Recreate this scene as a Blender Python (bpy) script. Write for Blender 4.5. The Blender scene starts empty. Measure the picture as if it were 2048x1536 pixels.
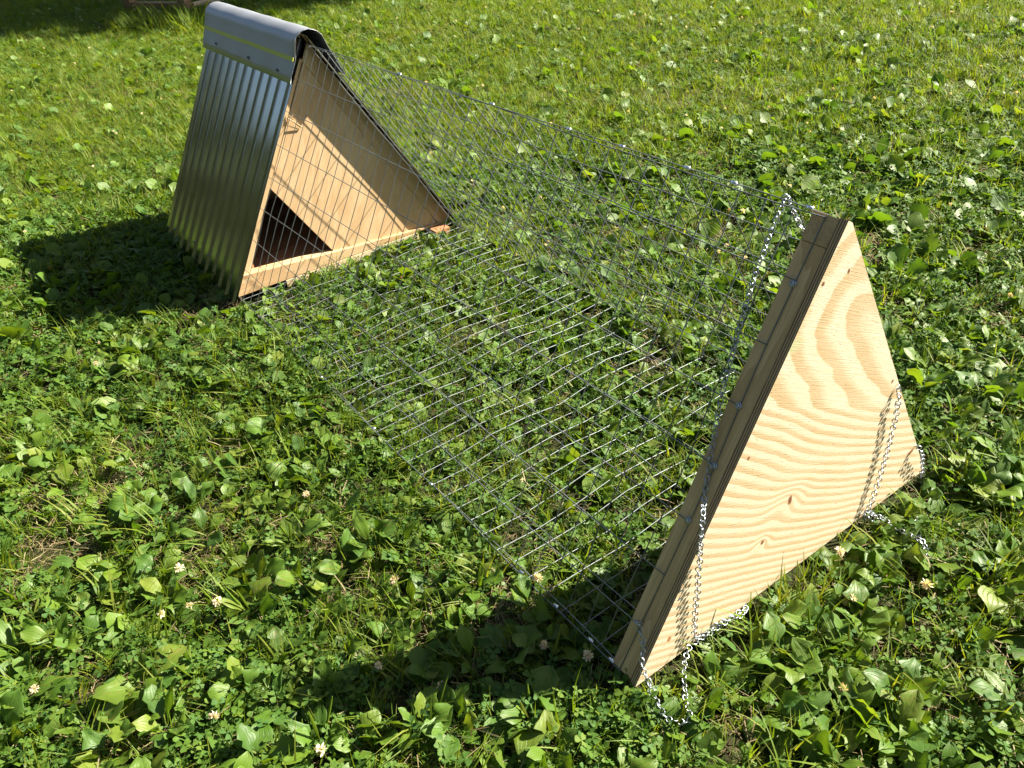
import bpy, math, random
import numpy as np
from mathutils import Vector, Matrix, Euler
R = math.radians
scn = bpy.context.scene
COL = scn.collection

# ------------------------------------------------------------------ camera
CAM = (-0.9767, -0.6211, 1.2067); ROT = (0.9616, 0.0875, -0.6288); FPX = 1649.5
cd = bpy.data.cameras.new('camera'); cam = bpy.data.objects.new('camera', cd); COL.objects.link(cam)
cam.location = CAM; cam.rotation_euler = ROT
cd.sensor_width = 36; cd.lens = FPX / 2048 * 36; cd.clip_start = 0.02; cd.clip_end = 500
scn.camera = cam

# ------------------------------------------------------------------ light
SUN = Vector((1.22, -0.45, 1.0)).normalized()
world = bpy.data.worlds.new("World"); scn.world = world; world.use_nodes = True
wn = world.node_tree; bg = wn.nodes['Background']
sky = wn.nodes.new('ShaderNodeTexSky'); sky.sky_type = 'NISHITA'; sky.sun_disc = False
sky.sun_elevation = math.asin(SUN.z); sky.sun_rotation = math.atan2(SUN.x, SUN.y); sky.dust_density = 0.8; sky.air_density = 0.75
wb = wn.nodes.new('ShaderNodeMix'); wb.data_type = 'RGBA'; wb.blend_type = 'MULTIPLY'; wb.inputs[0].default_value = 1; wb.inputs[7].default_value = (1.0, .93, .80, 1)
wn.links.new(sky.outputs[0], wb.inputs[6]); wn.links.new(wb.outputs[2], bg.inputs[0]); bg.inputs[1].default_value = 0.05
sd = bpy.data.lights.new('sun', 'SUN'); sd.energy = 5.0; sd.angle = R(0.5); sd.color = (1.0, 0.93, 0.78)
so = bpy.data.objects.new('sun', sd); COL.objects.link(so)
so.rotation_euler = SUN.to_track_quat('Z', 'Y').to_euler()
scn.view_settings.view_transform = 'Standard'; scn.view_settings.look = 'None'
scn.view_settings.exposure = 2.15; scn.view_settings.gamma = 1; scn.view_settings.use_curve_mapping = False

rng = random.Random(7); nr = np.random.RandomState(11)
GZ = -0.035

# ------------------------------------------------------------------ helpers
CR = Euler(ROT).to_matrix()
def ray(px):
    return CR @ Vector(((px[0] - 1024) / FPX, -(px[1] - 768) / FPX, -1.0))
def on_plane(px, n, c):
    """where the sight line of a photo pixel meets a plane n.x=c (used only to measure positions)"""
    d = ray(px); n = Vector(n); o = Vector(CAM); return o + d * ((c - n.dot(o)) / n.dot(d))
def ground(px, z=0.0): return on_plane(px, (0, 0, 1), z)

def link(name, me, parent=None, loc=None, rot=None, scale=None):
    o = bpy.data.objects.new(name, me); COL.objects.link(o)
    if parent: o.parent = parent
    if loc is not None: o.location = loc
    if rot is not None: o.rotation_euler = rot
    if scale is not None: o.scale = scale
    return o
def mesh(name, v, f, mat=None, smooth=False):
    me = bpy.data.meshes.new(name); me.from_pydata([tuple(x) for x in v], [], f)
    if mat: me.materials.append(mat)
    if smooth: me.polygons.foreach_set('use_smooth', [True] * len(me.polygons))
    me.update(); return me
def thing(name, label, cat, loc=(0, 0, 0), group=None, rot=None):
    o = link(name, None, None, loc, rot); o['label'] = label; o['category'] = cat
    if group: o['group'] = group
    return o

class MB:
    def __init__(s): s.v = []; s.f = []
    def add(s, v, f):
        n = len(s.v); s.v += [Vector(x) for x in v]; s.f += [tuple(i + n for i in q) for q in f]; return s
    def box(s, a, b):
        x0, y0, z0 = a; x1, y1, z1 = b
        return s.add([(x0,y0,z0),(x1,y0,z0),(x1,y1,z0),(x0,y1,z0),(x0,y0,z1),(x1,y0,z1),(x1,y1,z1),(x0,y1,z1)],
                     [(0,3,2,1),(4,5,6,7),(0,1,5,4),(1,2,6,5),(2,3,7,6),(3,0,4,7)])
    def prism(s, poly, y0, y1):
        """poly in x,z counter clockwise seen from -y; extruded along y"""
        n = len(poly); v = [(x, y0, z) for x, z in poly] + [(x, y1, z) for x, z in poly]
        f = [tuple(range(n)), tuple(range(2*n-1, n-1, -1))] + [(i, i+n, (i+1) % n + n, (i+1) % n) for i in range(n)]
        return s.add(v, f)
    def tube(s, pts, r, n=5, cap=True, closed=False, taper=None):
        pts = [Vector(p) for p in pts]; m = len(pts); v = []; f = []; up = None
        for i, p in enumerate(pts):
            a = pts[(i-1) % m] if (closed or i > 0) else p; b = pts[(i+1) % m] if (closed or i < m-1) else p
            t = (b - a).normalized()
            if up is None: up = t.orthogonal().normalized()
            up = (up - t * up.dot(t)); up = up.normalized() if up.length > 1e-6 else t.orthogonal().normalized()
            w = t.cross(up); rr = r * (taper[i] if taper else 1)
            for k in range(n):
                a_ = 2 * math.pi * k / n; v.append(p + (up * math.cos(a_) + w * math.sin(a_)) * rr)
        for i in range(m if closed else m-1):
            for k in range(n):
                f.append((i*n+k, i*n+(k+1) % n, ((i+1) % m)*n+(k+1) % n, ((i+1) % m)*n+k))
        if cap and not closed:
            f.append(tuple(range(n-1, -1, -1))); f.append(tuple((m-1)*n+k for k in range(n)))
        return s.add(v, f)
    def build(s, name, mat, parent=None, smooth=False, bevel=0):
        me = mesh(name, s.v, s.f, mat, smooth); o = link(name, me, parent)
        if bevel:
            b = o.modifiers.new('bevel', 'BEVEL'); b.width = bevel; b.segments = 2; b.limit_method = 'ANGLE'
        return o

# ------------------------------------------------------------------ materials
def newmat(name):
    m = bpy.data.materials.new(name); m.use_nodes = True; nt = m.node_tree
    return m, nt, nt.nodes['Principled BSDF']
def nd(nt, t, **k):
    n = nt.nodes.new(t)
    for a, b in k.items():
        if hasattr(n, a): setattr(n, a, b)
        else: n.inputs[a].default_value = b
    return n
def ramp(nt, stops, src=None, interp='LINEAR'):
    n = nt.nodes.new('ShaderNodeValToRGB'); cr = n.color_ramp; cr.interpolation = interp
    while len(cr.elements) < len(stops): cr.elements.new(0.5)
    for e, (p, c) in zip(cr.elements, stops):
        e.position = p; e.color = (c[0], c[1], c[2], 1) if hasattr(c, '__len__') else (c, c, c, 1)
    if src is not None: nt.links.new(src, n.inputs[0])
    return n
def mth(nt, op, a, b=None, c=None):
    n = nt.nodes.new('ShaderNodeMath'); n.operation = op
    for i, x in enumerate((a, b, c)):
        if x is None: continue
        if isinstance(x, (int, float)): n.inputs[i].default_value = x
        else: nt.links.new(x, n.inputs[i])
    return n.outputs[0]
def mix(nt, fac, a, b, mode='MIX'):
    n = nt.nodes.new('ShaderNodeMix'); n.data_type = 'RGBA'; n.blend_type = mode
    for i, x in ((0, fac), (6, a), (7, b)):
        if isinstance(x, (int, float)): n.inputs[i].default_value = x
        elif isinstance(x, tuple): n.inputs[i].default_value = (*x, 1)
        else: nt.links.new(x, n.inputs[i])
    return n.outputs[2]
def mapping(nt, src, rot=(0,0,0), scale=(1,1,1), loc=(0,0,0)):
    n = nt.nodes.new('ShaderNodeMapping'); n.inputs['Rotation'].default_value = rot
    n.inputs['Scale'].default_value = scale; n.inputs['Location'].default_value = loc
    nt.links.new(src, n.inputs[0]); return n.outputs[0]
def noise(nt, vec, scale, detail=3, rough=.5, dist=0):
    n = nd(nt, 'ShaderNodeTexNoise'); n.inputs['Scale'].default_value = scale; n.inputs['Detail'].default_value = detail
    n.inputs['Roughness'].default_value = rough; n.inputs['Distortion'].default_value = dist
    nt.links.new(vec, n.inputs['Vector']); return n.outputs[0]
def bump(nt, h, strength, dist, bsdf):
    b = nt.nodes.new('ShaderNodeBump'); b.inputs['Strength'].default_value = strength; b.inputs['Distance'].default_value = dist
    nt.links.new(h, b.inputs['Height']); nt.links.new(b.outputs[0], bsdf.inputs['Normal']); return b

def wood(name, light, dark, rot=(0,0,0), scale=(1,1,1), ring=60, bstr=.25, knot=False):
    """sawn timber; grain runs along local X after rot"""
    m, nt, b = newmat(name); tc = nd(nt, 'ShaderNodeTexCoord').outputs['Object']
    v = mapping(nt, tc, rot, scale)
    big = noise(nt, mapping(nt, v, scale=(1.2, 9, 9)), 1.6, 3, .5, .4)
    s = mth(nt, 'FRACT', mth(nt, 'MULTIPLY', big, ring / 6.0))
    s = ramp(nt, [(0, 0), (.75, .8), (.97, 1), (1, 0)], s).outputs[0]
    fine = noise(nt, mapping(nt, v, scale=(5, 160, 160)), 1.5, 4, .6)
    c = mix(nt, s, light, dark)
    c = mix(nt, ramp(nt, [(.35, .0), (.75, .55)], fine).outputs[0], c, tuple(x * .6 for x in dark))
    pat = noise(nt, v, 7, 3); c = mix(nt, ramp(nt, [(.4, 0), (.75, .35)], pat).outputs[0], c, tuple(x * .75 for x in light))
    nt.links.new(c, b.inputs['Base Color']); b.inputs['Roughness'].default_value = .72; b.inputs['Specular IOR Level'].default_value = .25
    bump(nt, fine, bstr, .001, b); return m

def ply_front():
    m, nt, b = newmat('front_plywood'); tc = nd(nt, 'ShaderNodeTexCoord').outputs['Object']
    v = mapping(nt, tc, rot=(0, R(-27), 0))     # x' along the grain, z' across
    sp = nd(nt, 'ShaderNodeSeparateXYZ'); nt.links.new(v, sp.inputs[0]); U, V = sp.outputs[0], sp.outputs[2]
    sp2 = nd(nt, 'ShaderNodeSeparateXYZ'); nt.links.new(tc, sp2.inputs[0]); X, Z = sp2.outputs[0], sp2.outputs[2]
    # many fine bands low on the sheet, broad cathedral shapes above
    hi = nd(nt, 'ShaderNodeMapRange', interpolation_type='SMOOTHSTEP'); nt.links.new(Z, hi.inputs[0])
    hi.inputs[1].default_value = .16; hi.inputs[2].default_value = .46; H = hi.outputs[0]
    n1 = noise(nt, mapping(nt, v, scale=(1.9, 1, 4.2), loc=(.9, 0, .3)), 1.5, 1.5, .4, .1)
    n2 = noise(nt, mapping(nt, v, scale=(9, 1, 30)), 1.2, 2, .5)
    lowf = mth(nt, 'ADD', mth(nt, 'MULTIPLY', V, 62.0), mth(nt, 'MULTIPLY', n1, 7.0))
    highf = mth(nt, 'ADD', mth(nt, 'MULTIPLY', V, 9.0), mth(nt, 'MULTIPLY', n1, 9.0))
    V0 = .482
    dv = mth(nt, 'ADD', mth(nt, 'SUBTRACT', V, V0), mth(nt, 'MULTIPLY', mth(nt, 'SUBTRACT', n1, .5), .10))
    ad = mth(nt, 'SQRT', mth(nt, 'ADD', mth(nt, 'MULTIPLY', dv, dv), .0007))
    F = mth(nt, 'MULTIPLY', ad, 15.0)
    F = mth(nt, 'ADD', F, mth(nt, 'MULTIPLY', mth(nt, 'MAXIMUM', mth(nt, 'SUBTRACT', V0 - .15, V), 0.0), 46.0))
    F = mth(nt, 'SUBTRACT', F, mth(nt, 'MULTIPLY', mth(nt, 'MULTIPLY', U, H), 9.0))
    F = mth(nt, 'ADD', F, mth(nt, 'MULTIPLY', n1, 3.4)); F = mth(nt, 'ADD', F, mth(nt, 'MULTIPLY', n2, .4))
    def blob(cx, cz, sx, sz, amp, F):
        dx = mth(nt, 'DIVIDE', mth(nt, 'SUBTRACT', X, cx), sx); dz = mth(nt, 'DIVIDE', mth(nt, 'SUBTRACT', Z, cz), sz)
        r = mth(nt, 'ADD', mth(nt, 'MULTIPLY', dx, dx), mth(nt, 'MULTIPLY', dz, dz))
        g = mth(nt, 'MULTIPLY', mth(nt, 'EXPONENT', mth(nt, 'MULTIPLY', r, -1.0)), amp)
        return mth(nt, 'ADD', F, g)
    F = blob(-.055, .20, .05, .03, 1.6, F); F = blob(-.112, .137, .02, .015, 1.2, F)
    fr = mth(nt, 'FRACT', F)
    band = ramp(nt, [(0, 0), (.35, .03), (.62, .85), (.92, 1), (1, 0)], fr).outputs[0]
    pores = noise(nt, mapping(nt, v, scale=(26, 1, 230)), 3.0, 2, .6)
    pores2 = noise(nt, mapping(nt, v, scale=(9, 1, 300)), 1.5, 3, .7)
    pm = ramp(nt, [(.60, 0), (.70, 1)], pores).outputs[0]
    band = mth(nt, 'MULTIPLY', band, ramp(nt, [(.3, .7), (.6, 1)], noise(nt, mapping(nt, v, scale=(4, 1, 14), loc=(3, 0, 1)), 1.5, 2)).outputs[0])
    c = mix(nt, band, (.56, .49, .355), (.42, .30, .165))
    c = mix(nt, mth(nt, 'MULTIPLY', ramp(nt, [(.40, 0), (.70, 1)], pores2).outputs[0], .35), c, (.42, .27, .13))
    c = mix(nt, mth(nt, 'MULTIPLY', pm, .75), c, (.20, .11, .05))
    def spot(cx, cz, sx, sz, col, c, k=1.0):
        dx = mth(nt, 'SUBTRACT', X, cx); dz = mth(nt, 'SUBTRACT', Z, cz)
        wob = mth(nt, 'MULTIPLY', mth(nt, 'SUBTRACT', noise(nt, tc, 90, 2), .5), .8)
        r = mth(nt, 'ADD', mth(nt, 'ADD', mth(nt, 'POWER', mth(nt, 'ABSOLUTE', mth(nt, 'DIVIDE', dx, sx)), 2.0), mth(nt, 'POWER', mth(nt, 'ABSOLUTE', mth(nt, 'DIVIDE', dz, sz)), 2.0)), wob)
        return mix(nt, mth(nt, 'MULTIPLY', ramp(nt, [(.3, 1), (1, 0)], r).outputs[0], k), c, col)
    c = spot(-.047, .197, .007, .012, (.16, .06, .025), c); c = spot(-.110, .137, .005, .006, (.18, .07, .03), c)
    c = spot(.018, .611, .004, .005, (.12, .05, .02), c); c = spot(-.041, .612, .005, .005, (.12, .05, .02), c)
    c = spot(.208, .323, .005, .005, (.14, .06, .03), c); c = spot(-.17, .36, .004, .005, (.2, .1, .05), c)
    c = spot(.335, .09, .012, .006, (.3, .14, .05), c); c = spot(-.33, .06, .006, .007, (.3, .15, .06), c)
    c = spot(-.088, .53, .02, .016, (.36, .5, .27), c, .35)
    nt.links.new(c, b.inputs['Base Color']); b.inputs['Roughness'].default_value = .75; b.inputs['Specular IOR Level'].default_value = .2
    hgt = mth(nt, 'SUBTRACT', mth(nt, 'MULTIPLY', pores2, .8), mth(nt, 'MULTIPLY', pm, .6))
    bump(nt, hgt, .5, .0014, b); return m

def ply_coop():
    m, nt, b = newmat('house_plywood'); tc = nd(nt, 'ShaderNodeTexCoord').outputs['Object']
    v = mapping(nt, tc, rot=(0, R(62), 0))
    n1 = noise(nt, mapping(nt, v, scale=(2.0, 1, 9)), 1.6, 2, .5, .3)
    band = ramp(nt, [(0, 0), (.6, .9), (.95, 1), (1, 0)], mth(nt, 'FRACT', mth(nt, 'MULTIPLY', n1, 5))).outputs[0]
    p = noise(nt, mapping(nt, v, scale=(14, 1, 260)), 1.5, 3, .65)
    bl = noise(nt, tc, 5, 2, .5)
    c = mix(nt, mth(nt, 'MULTIPLY', band, .7), (.48, .35, .205), (.40, .265, .14))
    c = mix(nt, ramp(nt, [(.42, 0), (.68, .55)], p).outputs[0], c, (.36, .19, .08))
    c = mix(nt, ramp(nt, [(.5, 0), (.72, .5)], bl).outputs[0], c, (.52, .39, .24))
    nt.links.new(c, b.inputs['Base Color']); b.inputs['Roughness'].default_value = .75; b.inputs['Specular IOR Level'].default_value = .2
    bump(nt, p, .25, .001, b); return m

def metal(name, col, rough, metallic=1.0, var=.08, sc=30):
    m, nt, b = newmat(name); tc = nd(nt, 'ShaderNodeTexCoord').outputs['Object']
    n = noise(nt, tc, sc, 4, .6)
    nt.links.new(mix(nt, ramp(nt, [(.3, 0), (.7, 1)], n).outputs[0], tuple(x * (1 - var) for x in col), tuple(min(1, x * (1 + var)) for x in col)), b.inputs['Base Color'])
    b.inputs['Metallic'].default_value = metallic
    nt.links.new(mth(nt, 'ADD', mth(nt, 'MULTIPLY', n, .12), rough - .06), b.inputs['Roughness'])
    return m

def leafmat(name, cols, trans=.38, rough=.42, veins=0, spec=.5):
    """cols: list of base colours picked per instance and per leaf (attribute tint)"""
    m, nt, b = newmat(name)
    oi = nd(nt, 'ShaderNodeObjectInfo').outputs['Random']
    at = nd(nt, 'ShaderNodeAttribute'); at.attribute_name = 'tint'
    tc = nd(nt, 'ShaderNodeTexCoord')
    r = mth(nt, 'FRACT', mth(nt, 'ADD', mth(nt, 'MULTIPLY', oi, 3.7), at.outputs['Fac']))
    n = len(cols); c = ramp(nt, [(i / (n - 1), x) for i, x in enumerate(cols)], r).outputs[0]
    nz = noise(nt, tc.outputs['Object'], 60 if not veins else 3.0, 3, .6)
    c = mix(nt, ramp(nt, [(.35, 0), (.75, .5)], nz).outputs[0], c, mix(nt, 1.0, c, (1.25, 1.15, .8), 'MULTIPLY'))
    if veins:
        uv = nd(nt, 'ShaderNodeSeparateXYZ'); nt.links.new(tc.outputs['UV'], uv.inputs[0])
        w = mth(nt, 'ABSOLUTE', mth(nt, 'SINE', mth(nt, 'MULTIPLY', uv.outputs[0], math.pi * veins)))
        vein = ramp(nt, [(0, 1), (.30, 0)], w).outputs[0]
        c = mix(nt, mth(nt, 'MULTIPLY', vein, .45), c, mix(nt, 1.0, c, (1.5, 1.35, 1.2), 'MULTIPLY'))
        ed = ramp(nt, [(.55, 0), (.68, 1)], mth(nt, 'MULTIPLY', noise(nt, tc.outputs['UV'], 6, 3, .7), mth(nt, 'ADD', .75, mth(nt, 'MULTIPLY', oi, .35)))).outputs[0]
        c = mix(nt, mth(nt, 'MULTIPLY', ed, .6), c, (.16, .13, .03))
        bump(nt, mth(nt, 'ADD', mth(nt, 'MULTIPLY', vein, -1.0), mth(nt, 'MULTIPLY', nz, .8)), .5, .0015, b)
    b.inputs['Roughness'].default_value = rough; b.inputs['Specular IOR Level'].default_value = spec
    nt.links.new(c, b.inputs['Base Color'])
    tr = nd(nt, 'ShaderNodeBsdfTranslucent')
    nt.links.new(mix(nt, 1.0, c, (1.9, 1.75, .55), 'MULTIPLY'), tr.inputs['Color'])
    ms = nd(nt, 'ShaderNodeMixShader'); ms.inputs[0].default_value = trans
    out = nt.nodes['Material Output']
    nt.links.new(b.outputs[0], ms.inputs[1]); nt.links.new(tr.outputs[0], ms.inputs[2]); nt.links.new(ms.outputs[0], out.inputs[0])
    return m

M = {}
M['rail'] = wood('frame_timber', (.78, .56, .30), (.56, .37, .18), rot=(0, 0, 0), ring=30)
M['end'] = wood('end_timber', (.66, .47, .26), (.46, .30, .15), rot=(R(90), 0, 0), scale=(3, 3, 3), ring=50)
M['pine'] = wood('pine_timber', (.52, .37, .21), (.42, .26, .13), rot=(0, 0, 0), ring=22)
M['pink'] = wood('fir_timber', (.45, .24, .13), (.32, .15, .07), ring=30)
M['old'] = wood('weathered_timber', (.30, .19, .10), (.20, .12, .06), ring=20)
M['floor'] = wood('floor_plywood', (.52, .27, .15), (.40, .18, .09), ring=14)
M['pale'] = wood('pale_timber', (.60, .47, .30), (.48, .34, .19), ring=14)
M['ply'] = ply_front(); M['coop'] = ply_coop()
M['wire'] = metal('galvanised_wire', (.21, .23, .235), .58, 1.0, .15, 200)
M['clip'] = metal('bright_zinc', (.80, .82, .85), .22, 1.0, .05)
M['chain'] = metal('zinc_chain', (.40, .43, .49), .42, 1.0, .08, 90)
M['sheet'] = metal('galvanised_sheet', (.33, .35, .36), .15, 1.0, .06, 14)
M['cap'] = metal('dull_flashing', (.36, .37, .40), .48, .7, .05, 10)
M['screw'] = metal('screw_steel', (.25, .26, .28), .4, 1.0)
m, nt, b = newmat('yellow_stripe'); b.inputs['Base Color'].default_value = (.50, .52, .08, 1); b.inputs['Roughness'].default_value = .5; M['yellow'] = m
m, nt, b = newmat('rubber_washer'); b.inputs['Base Color'].default_value = (.03, .03, .035, 1); b.inputs['Roughness'].default_value = .6; M['rubber'] = m
# edge of the plywood: thin stacked plies
m, nt, b = newmat('plywood_edge'); tc = nd(nt, 'ShaderNodeTexCoord').outputs['Object']; sp = nd(nt, 'ShaderNodeSeparateXYZ'); nt.links.new(tc, sp.inputs[0])
nz = noise(nt, mapping(nt, tc, scale=(30, 600, 30)), 1, 2)
fr = mth(nt, 'FRACT', mth(nt, 'ADD', mth(nt, 'MULTIPLY', sp.outputs[1], 250.0), mth(nt, 'MULTIPLY', nz, .4)))
nt.links.new(ramp(nt, [(0, (.09, .055, .03)), (.30, (.15, .09, .05)), (.42, (.52, .37, .21)), (.9, (.46, .31, .17)), (1, (.09, .055, .03))], fr).outputs[0], b.inputs['Base Color'])
b.inputs['Roughness'].default_value = .85; M['edge'] = m

# ------------------------------------------------------------------ ground sheet
def hgt(x, y): return GZ + .006 * math.sin(x * 3.1 + 1.3 * y) + .005 * math.sin(y * 4.3 - x * 2.2 + 1) + .004 * math.sin(x * 9.1 + 2) * math.sin(y * 8.3)
v = []; f = []
xs = [-60, -30, -15, -8] + [-4 + .125 * i for i in range(97)] + [12, 20, 35, 60]
ys = [-60, -30, -12, -5] + [-2 + .125 * i for i in range(113)] + [16, 25, 40, 70]
for y in ys:
    for x in xs: v.append((x, y, hgt(x, y)))
nx = len(xs)
for j in range(len(ys) - 1):
    for i in range(nx - 1): f.append((j*nx+i, j*nx+i+1, (j+1)*nx+i+1, (j+1)*nx+i))
m, nt, b = newmat('soil'); tc = nd(nt, 'ShaderNodeTexCoord').outputs['Object']
c = ramp(nt, [(.3, (.022, .018, .010)), (.5, (.035, .035, .014)), (.7, (.06, .05, .026))], noise(nt, tc, 25, 5, .7)).outputs[0]
c = mix(nt, ramp(nt, [(.42, 0), (.6, .8)], noise(nt, tc, 60, 4, .7)).outputs[0], c, (.03, .05, .012))
nt.links.new(c, b.inputs['Base Color']); b.inputs['Roughness'].default_value = .95; b.inputs['Specular IOR Level'].default_value = .1
bump(nt, noise(nt, tc, 90, 5, .8), .8, .01, b); M['soil'] = m
gnd = link('ground', mesh('ground', v, f, M['soil'], True)); gnd['kind'] = 'structure'
gnd['label'] = 'dark soil of the lawn under the grass and clover'

# ------------------------------------------------------------------ chicken tractor
W, H = .8067, .695; L = math.hypot(W / 2, H); S = .1016
tr = thing('chicken_tractor', 'wood and wire A-frame chicken run with corrugated metal roofed house', 'chicken coop', (0, 0, 0))
ul = Vector((-W/2, 0, -H)) / L; nl = Vector((-H, 0, W/2)) / L
ur = Vector((W/2, 0, -H)) / L; nrr = Vector((H, 0, W/2)) / L
APEX = Vector((0, 0, H))
def sl(s, y, o=0, side=-1):
    u, n = (ul, nl) if side < 0 else (ur, nrr)
    return APEX + u * s + n * o + Vector((0, y, 0))

# front plywood triangle (edges get the ply-layer material)
mb = MB(); mb.prism([(-W/2 - .003, -.002), (W/2 + .003, -.002), (W/2 + .001, .012), (.008, H - .004), (-.002, H + .002)], -.005, .009)
fp = mb.build('end_panel', M['ply'], tr); fp.data.materials.append(M['edge'])
for p in fp.data.polygons:
    if abs(p.normal.y) < .5: p.material_index = 1
fp['label'] = 'pale plywood triangle with bold swirling grain and small knots'
# frame rails 2x2 behind it. left rail butts against the right one, whose end grain shows
T = .038
def rail(name, a, b, n, y0, y1, t, mat, parent=tr, label=None, ea=0.0, eb=0.0):
    """board from a to b (x,z plane), thickness t inward (-n), y0..y1; own object axes along the length so grain follows"""
    d = (b - a); ln = d.length; d.normalize()
    zx = Vector(d); zz = Vector(n).normalized(); sg = 1 if zx.cross(Vector((0, 1, 0))).dot(zz) > 0 else -1
    mb = MB(); v = [(0 + (ea if q else 0), y * sg, -t * q) for q in (0, 1) for y in (y0, y1)] + [(ln + (eb if q else 0), y * sg, -t * q) for q in (0, 1) for y in (y0, y1)]
    fs = [(0,1,3,2),(4,6,7,5),(0,4,5,1),(2,3,7,6),(0,2,6,4),(1,5,7,3)]
    mb.add(v, [q if sg > 0 else q[::-1] for q in fs])
    o = mb.build(name, mat, parent, bevel=.0012)
    mtx = Matrix((zx, Vector((0, sg, 0)), zz)).transposed().to_4x4(); mtx.translation = a
    o.matrix_local = mtx
    if label: o['label'] = label
    return o
Y0, Y1 = .0095, .055
rail('frame_rail', sl(.0452, 0), sl(L, 0), nl, Y0, Y1, T, M['rail'], eb=-.02)
rail('frame_rail', sl(0, 0, 0, 1) , sl(L, 0, 0, 1), nrr, Y0, Y1, T, M['rail'], ea=.0215, eb=-.02).data.materials.append(M['end'])
RR = [o for o in tr.children if o.name.startswith('frame_rail')][-1]
RR.data.polygons[0].material_index = 1
rail('frame_rail', Vector((-W/2 + .03, 0, T)), Vector((W/2 - .03, 0, T)), Vector((0, 0, 1)), Y0, Y1, T, M['rail'])
# staple screws with washers on the left rail
def washer(px, name='washer_screw'):
    P = on_plane(px, nl, nl.dot(APEX)); mb = MB()
    q = nl.to_track_quat('Z', 'Y').to_matrix()
    def ringv(r, z, n=14): return [q @ Vector((r*math.cos(2*math.pi*i/n), r*math.sin(2*math.pi*i/n), z)) for i in range(n)]
    prof = [(.0058, .0), (.0060, .0018), (.0052, .0026), (.0034, .0026), (.0034, .0040), (.0024, .0052), (.0010, .0048), (.0007, .0034)]
    v = []; n = 14
    for r_, z in prof: v += ringv(r_, z)
    f = [(i*n+k, i*n+(k+1) % n, (i+1)*n+(k+1) % n, (i+1)*n+k) for i in range(len(prof)-1) for k in range(n)] + [tuple((len(prof)-1)*n + k for k in range(n))]
    o = mesh(name, v, f, M['chain'], False); return link(name, o, tr, P + nl * .0006)
for px in [(1587, 567), (1478, 812), (1430, 932), (1377, 1040)]: washer(px)
# eye screws
def eye(P, n):
    mb = MB(); q = n.to_track_quat('Z', 'Y').to_matrix(); c = .014
    pts = [(0, 0, -.01), (0, 0, .006)] + [(.0065 * math.sin(a), 0, c - .0065 * math.cos(a)) for a in np.linspace(.25, 6.0, 14)]
    mb.tube([q @ Vector(p) for p in pts], .0014, 6); o = mb.build('eye_screw', M['chain'], tr, True); o.location = P; return o
EL = on_plane((1287, 1243), nl, nl.dot(APEX)); eye(EL, nl)
ER = sl(.735, .03, 0, 1); eye(ER, nrr)

# --- wire mesh
def wob(p, amp, k): return Vector(p) + Vector((nr.randn(), nr.randn() * .6, nr.randn())) * amp
RW = .00105
def wirepart(name, pts, r=RW, lab=None):
    mb = MB(); mb.tube(pts, r, 5, cap=False); o = mb.build(name, M['wire'], tr, True)
    if lab: o['label'] = lab
    return o
YA, YB = .032, 1.852
nst = 36; SY = .0508
sy = [YA + SY * n for n in range(nst + 1)]
yoff = {-1: 0, 1: .004, 0: .009}
g1 = lambda y, k: .0035 * math.sin(y * 5.1 + k) + .002 * math.sin(y * 13 + 2 * k)
FL = [Vector((-W/2, 0, 0)), Vector((W/2, 0, 0))]
# stays of the three panels
for n, y in enumerate(sy):
    for side in (-1, 1):
        j = nr.randn() * .0015; pts = []
        for k in range(9):
            s = L * k / 8; pts.append(sl(max(.004, s), y + yoff[side] + j * math.sin(k) + nr.randn() * .0005, .0012 + g1(y, k) * (0 if n == 0 else .7) + (nr.randn() * .0006), side))
        wirepart('stay_wire', pts)
    pts = [Vector((-W/2 + W * k / 8, y + .012 + nr.randn() * .001, .000 + .007 * math.sin(k * 1.7 + y * 6) * (k not in (0, 8)) + nr.randn() * .0012)) for k in range(9)]
    if n > 0: wirepart('stay_wire', pts)
# line wires, 4 in apart
yl = [YA + (YB - YA) * i / 24 for i in range(25)]
for side in (-1, 1):
    for k in range(0, 9):
        s = S * k if k < 8 else L - .002
        if k == 0: s = .004
        sj = nr.randn() * .0015
        wirepart('line_wire', [sl(s + sj * math.sin(y * 3) + (g1(y, k) * .6 if k in (0, 8) else 0), y + (0 if 0 < i < 24 else 0), .0028 + (g1(y, k) * .7 if i > 0 else 0), side) for i, y in enumerate(yl)])
for k in range(0, 9):
    x = -W/2 + W * k / 8 + (.004 if k == 0 else -.004 if k == 8 else 0)
    wirepart('line_wire', [Vector((x + g1(y, k) * .8, y, .001 + .007 * math.sin(y * 6 + k))) for y in yl])
# clips that join the panels along the ridge and the foot
def clip(P):
    mb = MB(); mb.tube([P + Vector((0, -.006, 0)), P + Vector((0, .006, 0))], .0036, 8); mb.build('wire_clip', M['clip'], tr, True)
for px in [(1109, 1218), (1178, 1289), (1220, 1327), (1040, 1151), (860, 972), (745, 862), (640, 760)]:
    P = on_plane(px, nl, nl.dot(APEX)); clip(Vector((-W/2 + .001, P.y, .001)))
for px in [(1244, 290), (1374, 337), (1468, 366), (1137, 256), (1620, 413), (985, 217), (800, 152)]:
    P = on_plane(px, (1, 0, 0), 0); clip(Vector((0, P.y, H + .001)))

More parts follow.
